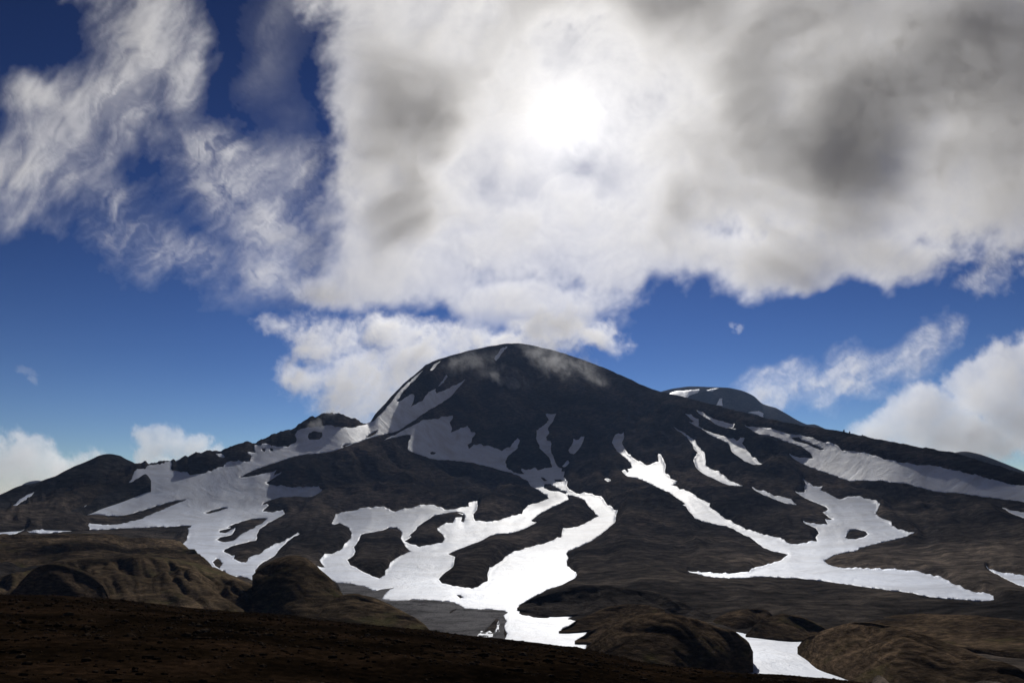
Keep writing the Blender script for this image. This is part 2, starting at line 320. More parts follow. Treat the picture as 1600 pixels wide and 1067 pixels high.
def smooth1(v, n=61):
    return np.convolve(np.pad(v, n//2, 'edge'), np.ones(n)/n, 'valid')
def colint(v): return smooth1(smooth1(np.interp(GX, cols, v), 25), 25)
nodes_y = [np.full_like(GX, 1135.), np.full_like(GX, 1067.), np.full_like(GX, 1000.), np.full_like(GX, 950.), np.full_like(GX, 900.), colint(n5y), colint(n6y), colint(n7y), skyline(GX)]
nodes_r = [np.full_like(GX, 118.), np.full_like(GX, 160.), np.full_like(GX, 230.), np.full_like(GX, 325.), np.full_like(GX, 490.), colint(n5r), colint(n6r), colint(n7r), colint(skr)]
nodes_y[4] = np.maximum(nodes_y[4], nodes_y[5]+12)
nodes_z = [r*tanel(GX, y) for y, r in zip(nodes_y, nodes_r)]
RN = np.array(nodes_r); ZN = np.array(nodes_z)
def pchip(RN, ZN, seg, t):
    """value on segment seg at fraction t for all columns"""
    h = np.diff(RN, axis=0); dl = np.diff(ZN, axis=0)/h; n = len(RN)
    m = np.zeros_like(ZN); m[0] = dl[0]; m[-1] = dl[-1]
    for k in range(1, n-1):
        w1 = 2*h[k]+h[k-1]; w2 = h[k]+2*h[k-1]; ok = dl[k-1]*dl[k] > 0
        m[k] = np.where(ok, (w1+w2)/(w1/np.where(ok, dl[k-1], 1)+w2/np.where(ok, dl[k], 1)), (dl[k-1]+dl[k])*.25)
    hh = h[seg]; t2 = t*t; t3 = t2*t
    return (2*t3-3*t2+1)*ZN[seg]+(t3-2*t2+t)*hh*m[seg]+(-2*t3+3*t2)*ZN[seg+1]+(t3-t2)*hh*m[seg+1]
segn = [30, 50, 45, 45, 55, 70, 90, 190]
Rr, Zr = [], []
for k, n in enumerate(segn):
    for j in range(n):
        t = j/n; Rr.append(RN[k]*(1-t)+RN[k+1]*t); Zr.append(pchip(RN, ZN, k, t))
Rr.append(RN[-1]); Zr.append(ZN[-1])
Rr = np.array(Rr); Zr = np.array(Zr)            # rows x columns, heights from the eye
# pixel row of every grid point (columns stay the picture's columns)
def row_of(x, tz):
    """pixel y of a direction in picture column x with elevation tangent tz"""
    lo_, hi_ = np.full(np.shape(tz), -600.), np.full(np.shape(tz), 2600.)
    for _ in range(34):
        mid = (lo_+hi_)/2; up = tanel(x, mid) > tz
        lo_ = np.where(up, mid, lo_); hi_ = np.where(up, hi_, mid)
    return (lo_+hi_)/2
Yr = row_of(GX[None, :]+0*Rr, Zr/Rr)
Yr = np.minimum.accumulate(Yr, axis=0)
YF = np.arange(500, 1136, 1.0)
RTAB = np.empty((len(GX), len(YF)))
for i in range(len(GX)):
    RTAB[i] = np.interp(-YF[::-1], -Yr[:, i], Rr[:, i])[::-1]
def rbase(x, y):
    """distance of the mountain's base surface at pixel x, y"""
    fx = np.clip((np.asarray(x, float)-GX[0])/2., 0, len(GX)-1.001); fy = np.clip(np.asarray(y, float)-YF[0], 0, len(YF)-1.001)
    ix = fx.astype(int); iy = fy.astype(int); u = fx-ix; v = fy-iy
    return (RTAB[ix, iy]*(1-u)+RTAB[ix+1, iy]*u)*(1-v)+(RTAB[ix, iy+1]*(1-u)+RTAB[ix+1, iy+1]*u)*v
def relief(X, Y, r, d, st=0):
    """lobes between the snow-filled gullies and rough ground, metres; d = pixel distance to snow"""
    px = r/F
    dn = np.clip(d/34., 0, 1)
    lobe = px*(3.0*(1-(1-dn)**2)+st*sstep(200, 500, r))
    wgt = sstep(0, 22, d)*.9+.1
    k = sstep(250, 1200, r)
    n = (5+17*k)*fbm(X/(70+130*k), Y/(80+170*k), 6, 3, .55)+(3+11*k)*(ridged(X/(20+30*k), Y/(40+80*k), 4, 11)-.55)+(6+20*k)*(.5-ridged(X/(38+50*k)+.3*fbm(X/90, Y/90, 2, 2), Y/(90+190*k), 2, 77))
    return lobe+wgt*n*np.clip(r/950, .45, 1.15)
def surf(x, y, r):
    P = place(x, y, r); d = look(SDFS, x, y)
    P[..., 2] += relief(P[..., 0], P[..., 1], r, d, look(STEP, x, y))
    return P, d
P, D_ = surf(GX[None, :]+0*Yr, Yr, Rr)
dcr = look(SDF, GX[None, :]+0*Yr, Yr)
# keep the crest on the skyline and let the ground dip under the snow
fade = sstep(0, 32, Yr-skyline(GX)[None, :])
base_ = place(GX[None, :]+0*Yr, Yr, Rr)
P[..., 2] = base_[..., 2]+(P[..., 2]-base_[..., 2])*fade
P[..., 2] += (1-fade)*fbm(GX[None, :]/9, Yr*0, 4, 44, .65)*(1.6+2.6*sstep(600, 560, GX[None, :]))
P[..., 2] -= np.clip(-dcr-1.0, 0, 6)/6*(.0035*Rr)
crest = P[-1]
back = []
for f_, q in ((.01, .004), (.03, .02), (.08, .09), (.2, .3), (.45, .7)):
    b_ = crest.copy(); b_[:, :2] *= 1+f_; b_[:, 2] -= q*(crest[:, 2]+10); back.append(b_)
P = np.concatenate([P, np.array(back)], 0)
structure(grid_mesh('mountain', P, M_MTN))

# ------------------------------------------------------------------ snow sheets
def jag(pts, step=3.0, amp=.9, seed=0):
    out = []; n = len(pts)
    for i in range(n):
        a = np.array(pts[i]); b = np.array(pts[(i+1) % n]); l = np.linalg.norm(b-a); k = max(1, int(l/step))
        for j in range(k): out.append(a+(b-a)*j/k)
    out = np.array(out)
    dx = amp*fbm(out[:, 0]/6, out[:, 1]/6, 3, 61+seed)*1.8; dy = amp*fbm(out[:, 0]/6, out[:, 1]/6, 3, 83+seed)*1.4
    return out+np.stack([dx, dy], 1)
def snow_sheet(s, mapper, idx):
    rings = [jag(s['out'], 2.6)]+[jag(h, 2.6, .7) for h in s['holes']]
    pts = []; edges = []
    for rg in rings:
        b = len(pts); pts += [tuple(p) for p in rg]; edges += [(b+i, b+(i+1) % len(rg)) for i in range(len(rg))]
    o = rings[0]; x0, y0 = o.min(0); x1, y1 = o.max(0); st = 3.0 if (x1-x0) > 60 else 1.5
    X, Y = np.meshgrid(np.arange(x0, x1, st), np.arange(y0, y1, st*.8))
    X = X+st*.3*np.sin(Y*3.1); ins = inside(rings[0], X, Y)
    for h in rings[1:]: ins &= ~inside(h, X, Y)
    pts += list(zip(X[ins], Y[ins]))
    nb = sum(len(r_) for r_ in rings)
    co, _, fc, *_ = delaunay_2d_cdt([Vector(p) for p in pts], edges, [], 0, 1e-5)
    co = np.array([tuple(c) for c in co]); fc = np.array([f for f in fc if len(f) == 3])
    cen = co[fc].mean(1); ok = inside(rings[0], cen[:, 0], cen[:, 1])
    for h in rings[1:]: ok &= ~inside(h, cen[:, 0], cen[:, 1])
    fc = fc[ok]
    V = mapper(co[:, 0], co[:, 1])
    a, b, c = V[fc[:, 0]], V[fc[:, 1]], V[fc[:, 2]]
    nz = np.cross(b-a, c-a)[:, 2]; fc[nz < 0] = fc[nz < 0][:, ::-1]
    me = make_mesh(s['name'], V, fc, s['mat'])
    sm = me.modifiers.new('thickness', 'SOLIDIFY'); sm.thickness = .6; sm.offset = -1
    return tag(me, s['label'], 'snow patch', 'snow patches on the slopes')
def on_mountain(x, y):
    yy = np.maximum(y, skyline(x)+.6)
    r = rbase(x, yy); V, d = surf(x, yy, r)
    B = place(x, yy, r); f_ = sstep(0, 32, yy-skyline(x)); V[..., 2] = B[..., 2]+(V[..., 2]-B[..., 2])*f_
    dd = look(SDF, x, y)
    V[..., 2] = np.minimum(V[..., 2], B[..., 2]+1.0*r/F+3)+(.35+np.clip(-dd, 0, 8)/8*.8)*r/F*.7
    return V
for i, s in enumerate(SNOW): snow_sheet(s, on_mountain, i)

# ------------------------------------------------------------------ hills and mounds in front of or behind the mountain
def hill(name, crest_pts, bottom_pts, dr, mat, step=2.0, nf=70, power=.75, rough=1.0, ribs=0, ribdir=(1, 0), r0=None, seed=0, back=1.3, sag=0):
    cp = np.array(crest_pts, float); x0, x1 = cp[:, 0].min(), cp[:, 0].max()
    xs = np.arange(x0, x1+.01, step); yc = smooth1(np.interp(xs, *cp[np.argsort(cp[:, 0])].T), 5); yb = poly(bottom_pts)(xs)
    yb = np.maximum(yb, yc+.5)
    rb = (rbase(xs, yb) if r0 is None else np.interp(xs, [x0, x1], r0))*.985
    rb = smooth1(rb, 21)
    rc = rb+smooth1(dr*np.clip((yb-yc)/max(1, (yb-yc).max())*1.2, .04, 1), 15)
    zb = rb*tanel(xs, yb); zc = rc*tanel(xs, yc)
    rows = []
    for j in range(nf+1):
        t = j/nf; u = 1-(1-t)**1.0
        r = rb+(rc-rb)*u; z = zb+(zc-zb)*(1-(1-u)**(1/power))
        if j == 0: z = z-2-.01*r
        P_ = place(xs, yb, r); P_[:, 2] = z+EYE; rows.append(P_)
    c_ = rows[-1]
    for j in range(1, 26):
        t = j/25.; b_ = c_.copy(); k = 1+(rc-rb)*back*t/rc
        b_[:, :2] *= k[:, None]; b_[:, 2] = c_[:, 2]-(zc-zb+6+.02*rc)*(t**1.9); rows.append(b_)
    Pm = np.array(rows)
    # columns follow each picture column from base to crest
    for j in range(nf+1):
        zz = Pm[j, :, 2]-EYE; r = np.hypot(Pm[j, :, 0], Pm[j, :, 1]); yy = row_of(xs, zz/r); q = place(xs, yy, r); Pm[j] = q
    t = np.concatenate([np.linspace(0, 1, nf+1), np.linspace(1, 2, 26)[1:]])[:, None]
    env = np.sin(np.clip(t, 0, 2)*math.pi/2)**.8*np.clip((yb-yc)/12, 0, 1)[None, :]
    envc = np.where(t < 1, env*(1-.75*sstep(.85, 1, t)), env*.25)
    X, Y = Pm[..., 0], Pm[..., 1]; sc_ = np.median(rc)
    Pm[..., 2] += envc*rough*sc_*.012*fbm(X/(sc_*.06), Y/(sc_*.09), 5, 7+seed)
    if ribs:
        a, b = ribdir; q = (X*a+Y*b)/(sc_*.022); p = (-X*b+Y*a)/(sc_*.20)
        q = q+.25*fbm(X/(sc_*.05), Y/(sc_*.05), 3, 90+seed)
        Pm[..., 2] += envc*ribs*sc_*.012*(.5-ridged(q*.6, p, 2, 23+seed)+.3*(.5-ridged(q*1.7, p*1.5, 2, 29+seed)))
    structure(grid_mesh(name, Pm, mat))
    front = Pm[:nf+1]; px_, py_ = from_world(front)
    def mapper(x, y):
        x = np.asarray(x, float); y = np.asarray(y, float); out = np.empty(x.shape+(3,))
        for i in np.ndindex(x.shape):
            j = int(np.clip((x[i]-xs[0])/step, 0, len(xs)-1)); rw = np.hypot(front[:, j, 0], front[:, j, 1])
            r = np.interp(-y[i], -np.minimum.accumulate(py_[:, j]), rw)
            out[i] = place(x[i], y[i], r-.0012*r)
        return out
    return mapper

on_dark_hill = hill('dark_hill', [(-300,860),(-200,825),(-100,800),(0,772),(25,760),(35,757),(55,755),(75,748),(85,746),(100,737),(115,729),(130,723),(145,716),(153,712),(168,709),(180,710),(190,716),(205,722),(212,727),(225,737),(233,746),(237,756)],
     [(-300,880),(-200,850),(0,815),(60,812),(131,806),(155,790),(175,784),(207,771),(225,762),(237,757)], 230, M_FAR, rough=.5, power=.95, ribs=.6, ribdir=(.9, .4))
hill('low_dark_hill', [(-300,880),(-100,830),(0,813),(20,811),(45,806),(75,804),(100,802),(118,804),(130,811),(137,822),(140,826)],
     [(-300,890),(-100,845),(0,831),(40,828),(90,828),(130,829),(140,827)], 60, M_MTN, rough=.4)
hill('brown_plateau_hill', [(-300,880),(-100,850),(0,837),(40,836),(100,833),(160,832),(200,840),(225,838),(255,840),(275,846),(290,856),(310,869),(330,885),(348,900),(362,912)],
     [(-300,930),(0,900),(100,905),(200,905),(300,905),(362,915)], 200, M_BRN, rough=.9, ribs=1.2, ribdir=(.8, -.5))
hill('brown_ridge_hill', [(-60,935),(0,900),(30,897),(60,884),(75,877),(100,873),(150,871),(200,869),(240,869),(262,871),(290,876),(310,881),(328,888),(345,896),(365,905),(385,914),(405,923),(425,937),(442,951),(458,964),(470,975)],
     [(-60,960),(0,955),(100,958),(200,965),(300,975),(400,980),(470,982)], 140, M_BRN, rough=.35, ribs=1.9, ribdir=(.85, .5), power=.7)
hill('dark_knob_hill', [(8,940),(20,925),(30,910),(45,893),(60,882),(75,878),(95,880),(115,886),(135,893),(150,902),(163,915),(172,935),(176,950)],
     [(8,950),(60,955),(176,958)], 25, M_RED, rough=1.0, ribs=.6, ribdir=(.6, .8))
hill('valley_mound', [(394,900),(402,890),(415,880),(432,871),(455,867),(475,872),(495,888),(515,906),(530,925),(542,940),(556,955)],
     [(394,960),(450,975),(556,985)], 70, M_BRN, rough=.4, ribs=.6, ribdir=(.7, .6))
hill('small_valley_mound', [(488,980),(500,958),(510,945),(520,936),(535,929),(555,928),(580,933),(610,946),(640,961),(665,978),(680,992)],
     [(488,990),(560,995),(680,1005)], 45, M_BRN, rough=.4, ribs=.6, ribdir=(.4, .8), seed=4)
hill('dark_mound', [(808,950),(815,943),(828,935),(850,927),(880,920),(910,914),(950,912),(990,918),(1030,925),(1070,940),(1110,960)],
     [(808,950),(835,960),(860,963),(900,960),(940,968),(1110,975)], 38, M_MTN, rough=.8, ribs=.8, ribdir=(.9, .3), seed=8)
hill('finger_mound', [(873,986),(880,982),(892,974),(905,966),(925,958),(950,948),(980,942),(1010,945),(1040,952)],
     [(873,987),(900,986),(930,983),(980,990),(1040,1000)], 22, M_RED, rough=.6, seed=9)
hill('finger_mound', [(898,1001),(905,996),(920,986),(940,975),(960,968),(985,962)],
     [(898,1003),(920,1004),(985,1012)], 16, M_RED, rough=.6, seed=10)
hill('round_brown_mound', [(905,1022),(918,1010),(935,996),(960,978),(990,965),(1020,958),(1045,956),(1070,960),(1100,970),(1130,984),(1150,991),(1168,1001),(1175,1010),(1177,1025),(1178,1045)],
     [(905,1040),(960,1070),(1060,1080),(1140,1062),(1160,1050),(1178,1048)], 26, M_RED, rough=.5, ribs=1.0, ribdir=(.7, .5), power=.6, seed=11)
hill('small_knoll', [(1110,978),(1117,967),(1140,956),(1170,950),(1195,950),(1206,958),(1212,968)],
     [(1110,980),(1160,984),(1212,975)], 17, M_RED, rough=.7, seed=12)
hill('small_knoll', [(1165,992),(1175,982),(1190,972),(1210,962),(1228,957),(1250,962),(1275,973),(1295,984),(1305,992)],
     [(1165,993),(1230,1001),(1270,1000),(1305,994)], 18, M_RED, rough=.6, ribs=1.5, ribdir=(.9, .3), seed=13)
hill('large_brown_mound', [(1246,1012),(1252,1004),(1265,996),(1290,985),(1330,974),(1370,972),(1410,978),(1450,990),(1500,1008),(1550,1030),(1600,1052),(1700,1090),(1800,1120)],
     [(1246,1013),(1256,1030),(1272,1044),(1300,1052),(1330,1064),(1400,1090),(1800,1130)], 30, M_RED, rough=.5, ribs=1.2, ribdir=(.8, .4), seed=14)
hill('broad_knoll', [(1300,990),(1330,975),(1380,966),(1450,962),(1520,964),(1600,972),(1700,990),(1850,1020)],
     [(1300,1000),(1450,1005),(1850,1050)], 60, M_RED, rough=.8, seed=15)
on_flat_top = hill('flat_topped_mountain', [(1000,640),(1020,620),(1030,612),(1050,607),(1075,604),(1090,604),(1110,605),(1140,606),(1160,610),(1172,615),(1182,621),(1188,629),(1200,634),(1212,637),(1230,647),(1245,656),(1258,662),(1264,664),(1268,662),(1275,663),(1290,670),(1310,684)],
     [(1000,690),(1310,700)], 500, M_FAR, rough=.2, r0=(2900, 2900), power=.9, seed=16)
hill('distant_ridge', [(1440,720),(1490,708),(1500,705),(1512,705),(1530,709),(1550,716),(1575,726),(1600,736),(1700,780)],
     [(1440,760),(1700,800)], 300, M_FAR, rough=.15, r0=(2300, 2300), seed=17)
hill('distant_hill', [(20,775),(34,757),(45,752),(60,750),(70,753),(78,765)],
     [(20,790),(78,790)], 300, M_FAR, rough=.1, r0=(3300, 3300), seed=18)

for lab, pts, mp in (('narrow diagonal snow streak on the dark hill at the far left', R1((65,612),(90,588),(125,562),(175,530),(215,515),(195,538),(150,566),(110,592)), on_dark_hill),
                     ('snow patch on the left shoulder of the flat topped mountain', S6((165,226),(230,205),(372,192),(360,215),(310,230),(290,250),(200,243)), on_flat_top),
                     ('thin snow fleck under the rim of the flat topped mountain', S6((410,203),(445,190),(490,188),(455,202)), on_flat_top),
                     ('narrow upright snow fleck in the middle of the flat topped mountain', S6((478,292),(498,252),(515,252),(517,295)), on_flat_top),
                     ('lowest snow fleck on the right slope of the flat topped mountain', S6((675,335),(740,325),(775,345),(772,366)), on_flat_top)):
    snow_sheet(dict(out=pts, holes=[], mat=M_SNOW, name='snow_patch', label=lab), mp, 0)
def pinnacle(x, y, wpx, hpx, label, seed):
    r = float(rbase(x, skyline(x)+1.5)); b_ = place(x, skyline(x)+1.5, r); k = r/F; rg = np.random.default_rng(seed)
    vs_ = []; n = 9
    for lv, (hh, ww) in enumerate(((-.5, 1.3), (.15, 1.0), (.5, .72), (.8, .5), (1.0, .18))):
        for q in range(n):
            a = 2*math.pi*q/n; rr_ = wpx*k*.5*ww*(1+.4*(rg.random()-.5))
            vs_.append((b_[0]+rr_*math.cos(a)+lv*.1*wpx*k, b_[1]+rr_*math.sin(a), b_[2]+hh*hpx*k))
    f_ = [(l*n+q, l*n+(q+1) % n, (l+1)*n+(q+1) % n, (l+1)*n+q) for l in range(4) for q in range(n)]
    o = make_mesh('rock_pinnacle', vs_, f_, M_FAR, smooth=False)
    tag(o, label, 'rock', 'rock pinnacles on the right skyline')
pinnacle(1318, 674, 3.2, 5, 'largest of the small dark rocks standing on the right skyline', 1)
pinnacle(1327, 677, 2.6, 4, 'middle one of the small dark rocks on the right skyline', 2)
pinnacle(1347, 681, 2.4, 3, 'lowest small dark rock on the right skyline, farthest right', 3)

# ------------------------------------------------------------------ foreground ground, all round the camera
fc = np.array([(0,928),(100,930),(200,937),(300,948),(400,957),(460,963),(560,974),(672,985),(700,989),(800,1000),(900,1011),(1000,1034),(1100,1048),(1185,1055),(1280,1061),(1400,1072),(1600,1090)], float)
dfc = pdir(fc[:, 0], fc[:, 1]); azf = np.arctan2(dfc[:, 0], dfc[:, 1]); tf = dfc[:, 2]/np.hypot(dfc[:, 0], dfc[:, 1])
az = np.concatenate([np.linspace(-math.pi, -.75, 90)[:-1], np.linspace(-.75, .75, 1300), np.linspace(.75, math.pi, 90)[1:]])
RC = 110.; tc = np.interp(az, azf, tf)
rr = np.concatenate([[0.02], np.geomspace(.6, RC, 330), RC+np.linspace(1, 12, 12), [130, 140, 160]])
A_, R_ = np.meshgrid(az, rr); tcc = tc[None, :]
zc_ = RC*tcc
Zg = -1.7+(zc_+1.7)*(np.minimum(R_, RC)/RC)**1.12
ex = np.clip(R_-RC, 0, None); Zg -= .35*ex+.006*ex*ex*2
Xg, Yg = R_*np.sin(A_), R_*np.cos(A_)
amp = sstep(3, 25, R_)
Zg += amp*(.38*fbm(Xg/9, Yg/9, 5, 70)+.05*fbm(Xg/1.1, Yg/1.1, 4, 71))*(1-.5*sstep(95, 110, R_))
Zg = Zg-.03*sstep(.6, 3, R_)
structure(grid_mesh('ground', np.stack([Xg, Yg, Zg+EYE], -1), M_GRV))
def ground_z(x, y):
    r = math.hypot(x, y); a = math.atan2(x, y); zc = RC*float(np.interp(a, azf, tf))
    z = -1.7+(zc+1.7)*(min(r, RC)/RC)**1.12
    return z+EYE
rnd = random.Random(5)
ico = []
phi = (1+5**.5)/2
iv = np.array([(-1,phi,0),(1,phi,0),(-1,-phi,0),(1,-phi,0),(0,-1,phi),(0,1,phi),(0,-1,-phi),(0,1,-phi),(phi,0,-1),(phi,0,1),(-phi,0,-1),(-phi,0,1)])/1.9
fi = np.array([(0,11,5),(0,5,1),(0,1,7),(0,7,10),(0,10,11),(1,5,9),(5,11,4),(11,10,2),(10,7,6),(7,1,8),(3,9,4),(3,4,2),(3,2,6),(3,6,8),(3,8,9),(4,9,5),(2,4,11),(6,2,10),(8,6,7),(9,8,1)])
rs = np.random.default_rng(3)
N = 22000
ra = rs.uniform(-.72, .72, N); rd = 6+100*rs.random(N)**.9
sx = rd*np.sin(ra); sy = rd*np.cos(ra)
tcs = np.interp(ra, azf, tf)
sz = -1.7+(RC*tcs+1.7)*(rd/RC)**1.12+EYE+(.38*fbm(sx/9, sy/9, 5, 70)+.05*fbm(sx/1.1, sy/1.1, 4, 71))*sstep(3, 25, rd)*(1-.5*sstep(95, 110, rd))-.03
size = (.02+.06*rs.random(N)**3+.14*rs.random(N)**12)*np.clip(rd/25, .4, 1.3)
V = iv[None]*size[:, None, None]*np.array([1, 1, .6])*(1+.35*(rs.random((N, 12, 1))-.5))
V[..., 0] += sx[:, None]; V[..., 1] += sy[:, None]; V[..., 2] += sz[:, None]
FF = (fi[None]+(np.arange(N)*12)[:, None, None]).reshape(-1, 3)
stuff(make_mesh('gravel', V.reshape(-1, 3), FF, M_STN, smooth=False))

# ------------------------------------------------------------------ clouds: closed lens-like bodies of mist, each at its own distance
def cloud_mat(name, dens, g=.35, peak=.12, col=(.97, .975, .985)):
    m = bpy.data.materials.new(name); m.use_nodes = True; t = m.node_tree
    t.nodes.remove(t.nodes['Principled BSDF'])
    a = t.nodes.new('ShaderNodeVolumeScatter'); a.inputs['Color'].default_value = (*col, 1); a.inputs['Density'].default_value = dens*(1-peak); a.inputs['Anisotropy'].default_value = g
    c = t.nodes.new('ShaderNodeVolumeScatter'); c.inputs['Color'].default_value = (*col, 1); c.inputs['Density'].default_value = dens*(1-peak)*.15; c.inputs['Anisotropy'].default_value = .62
    a.inputs['Density'].default_value = dens*(1-peak)*.85
    b = t.nodes.new('ShaderNodeVolumeScatter'); b.inputs['Color'].default_value = (1, .99, .97, 1); b.inputs['Density'].default_value = dens*peak; b.inputs['Anisotropy'].default_value = .94
    s = t.nodes.new('ShaderNodeAddShader'); t.links.new(a.outputs[0], s.inputs[0]); t.links.new(b.outputs[0], s.inputs[1])
    s2 = t.nodes.new('ShaderNodeAddShader'); t.links.new(s.outputs[0], s2.inputs[0]); t.links.new(c.outputs[0], s2.inputs[1])
    t.links.new(s2.outputs[0], t.nodes['Material Output'].inputs['Volume'])
    return m
M_CLOUD = cloud_mat('cloud_mist', .004, .1, .0065)
TAU2T = 1/.004
def blob_field(X, Y, blobs):
    """soft union of turned ellipses; 1 inside, 0 on the edge, negative outside"""
    f = np.full(X.shape, -9.)
    for (cx, cy_, rx, ry, ang) in blobs:
        c, s = math.cos(math.radians(ang)), math.sin(math.radians(ang))
        u = ((X-cx)*c+(Y-cy_)*s)/rx; v = (-(X-cx)*s+(Y-cy_)*c)/ry
        q = 1-np.sqrt(u*u+v*v)
        k = .18; h = np.clip(.5+.5*(q-f)/k, 0, 1); f = f*(1-h)+q*h+k*h*(1-h)
    return f
def components(m):
    """label the connected pieces of a boolean picture, 1, 2, ..."""
    h, w_ = m.shape; lab = [0]*(h*w_); on_ = m.ravel().tolist(); n = 0
    for i0 in range(h*w_):
        if on_[i0] and not lab[i0]:
            n += 1; lab[i0] = n; st = [i0]
            while st:
                i = st.pop(); c = i % w_
                for k in ((i-w_) if i >= w_ else -1, (i+w_) if i+w_ < h*w_ else -1, i-1 if c else -1, i+1 if c < w_-1 else -1):
                    if k >= 0 and on_[k] and not lab[k]: lab[k] = n; st.append(k)
    return np.array(lab).reshape(h, w_)
def cloud(name, label, box, blobs, dist, tau=1.2, thick=(), thin=(), rough=.55, scale=90, soft=.5, seed=0, step=2.4, tilt=0, fill=0.0, octs=6, mat=None, cut=(), wisp=0, lean=0, stretch=1.0, single=False):
    x0, y0, x1, y1 = box
    xs = np.arange(x0, x1+step, step); ys = np.arange(y0, y1+step, step); X, Y = np.meshgrid(xs, ys)
    wx = X+scale*.35*fbm(X/scale, Y/scale, 4, 300+seed); wy = Y+scale*.35*fbm(X/scale, Y/scale, 4, 400+seed)
    f = blob_field(wx, wy, blobs)
    n_w = fbm(X/(scale*.5), Y/(scale*.5), 3, 870+seed)
    cl, sl = math.cos(math.radians(lean)), math.sin(math.radians(lean))
    XN = (X*cl+Y*sl)/stretch; YN = -X*sl+Y*cl                       # grain of the mist
    n = fbm(XN/scale, YN/scale, octs, 500+seed, .58)+.38*fbm(XN/(scale*.24)+.6*n_w, YN/(scale*.24)-.6*n_w, 4, 800+seed, .65)+.16*fbm(XN/(scale*.07), YN/(scale*.07), 3, 850+seed, .7)
    f = f+rough*n*.9
    if cut: f = f-1.5*np.clip(blob_field(wx, wy, cut)+.1, 0, 1)
    body = sstep(0, soft, f)*(.2+.8*np.clip(f/.8, 0, 1)**.7)
    T = tau*body*(1+.55*fbm(X/(scale*.55), Y/(scale*.55), 5, 600+seed)+fill)
    if wisp:
        ux = XN+scale*.42*fbm(X/(scale*.8)+7, Y/(scale*.8), 4, 900+seed); uy = YN+scale*.42*fbm(X/(scale*.8), Y/(scale*.8)+9, 4, 950+seed)
        ww = .2*ridged(ux/(scale*.6), uy/(scale*.6), 5, 960+seed)+.8*(.5+.5*fbm(ux/(scale*.5), uy/(scale*.5), 7, 980+seed, .68))
        T = T*((1-wisp)+wisp*2.0*sstep(.3, .85, ww))
    for (cx, cy_, rx, ry, ang, am) in thick:
        c, s = math.cos(math.radians(ang)), math.sin(math.radians(ang))
        u = ((wx-cx)*c+(wy-cy_)*s)/rx; v = (-(wx-cx)*s+(wy-cy_)*c)/ry
        T = T*(1+am*np.exp(-(u*u+v*v))*(1+.55*fbm(wx/60, wy/60, 5, 990+seed)))
    T = np.clip(T, 0, None)
    edge = np.minimum.reduce([X-x0, x1-X, Y-y0, y1-Y])/40.; T = T*np.clip(edge, 0, 1)
    lab = components(T > .012); cnt = np.bincount(lab.ravel()); cnt[0] = 0
    good = cnt >= (cnt.max() if single else max(60, .04*cnt.max())); good[0] = False
    T = np.where(good[lab], T, 0)
    half = T*TAU2T/2.
    dpt = dist*(1+tilt*(ys-ys.mean())[:, None]/1000.)+dist*.035*fbm(X/(scale*1.3), Y/(scale*1.3), 5, 700+seed)
    d = pdir(X, Y)
    Pf = d*(dpt-half)[..., None]; Pb = d*(dpt+half)[..., None]
    Pf[..., 2] += EYE; Pb[..., 2] += EYE
    on = T > .004
    cell = on[:-1, :-1] | on[1:, :-1] | on[1:, 1:] | on[:-1, 1:]
    n_, m_ = X.shape; idx = np.arange(n_*m_).reshape(n_, m_); off = n_*m_
    # front and back share the rim where the thickness is zero
    half2 = half.copy()
    q = np.stack([idx[:-1, :-1], idx[1:, :-1], idx[1:, 1:], idx[:-1, 1:]], -1)[cell]
    bi = np.where(on.ravel(), np.arange(off)+off, np.arange(off))
    # a vertex off the cloud lies on the middle surface for both sides
    Pf[~on] = (d*dpt[..., None])[~on]+np.array([0, 0, EYE])
    tri = np.concatenate([q[:, [0, 1, 2]], q[:, [0, 2, 3]]]); tri = tri[on.ravel()[tri].any(1)]
    faces = np.concatenate([tri, bi[tri][:, ::-1]]); verts = np.concatenate([Pf.reshape(-1, 3), Pb.reshape(-1, 3)])
    used = np.unique(faces); rem = np.zeros(len(verts), int); rem[used] = np.arange(len(used))
    o = make_mesh(name, verts[used], rem[faces], mat or M_CLOUD)
    return tag(o, label, 'cloud', 'clouds in the sky')

cloud('cloud', 'huge grey and white cloud filling the sky over the summit, the sun glowing through it', (440,-160,1760,520),
  [(620,130,130,190,0),(610,330,140,160,0),(760,180,220,300,0),(900,260,330,280,0),(1150,150,420,330,0),(1350,200,330,260,0),(1550,120,260,280,0),(700,-60,260,160,0),(1000,-60,600,160,0),(1640,280,160,180,0),(1050,400,330,80,0),(1350,400,200,70,0),(620,440,150,60,0),(800,470,130,50,0),(870,500,80,40,20)],
  4200, tau=1.3, thick=[(660,190,90,150,14,1.3),(650,300,100,110,0,.7),(960,0,280,70,5,1.9),(915,275,95,55,0,-.5),(1035,325,50,50,0,.7),(885,310,45,30,0,.25),(815,312,50,32,0,-.5),
   (1470,180,340,200,-20,1.4),(1270,280,210,55,-50,.7),(1560,50,220,100,-20,.7),(890,190,110,90,0,-.3),(1080,225,110,130,30,.25),(740,80,50,80,30,-.4),(1130,60,260,35,-38,-.35)],
  rough=.34, scale=150, soft=.4, seed=1, wisp=.26, lean=-42, stretch=1.5)
cloud('cloud', 'tall wispy cloud in the upper left corner', (-260,-160,400,420),
  [(220,60,100,190,-5),(190,170,120,80,-30),(100,235,150,90,-35),(10,290,130,80,-10),(190,-60,130,90,0),(-120,300,140,80,0),(295,110,40,120,0),(60,180,60,40,0)], 3600, tau=1.0, rough=.55, scale=130, soft=1.5, seed=2, wisp=.7, lean=-55, stretch=2.0)
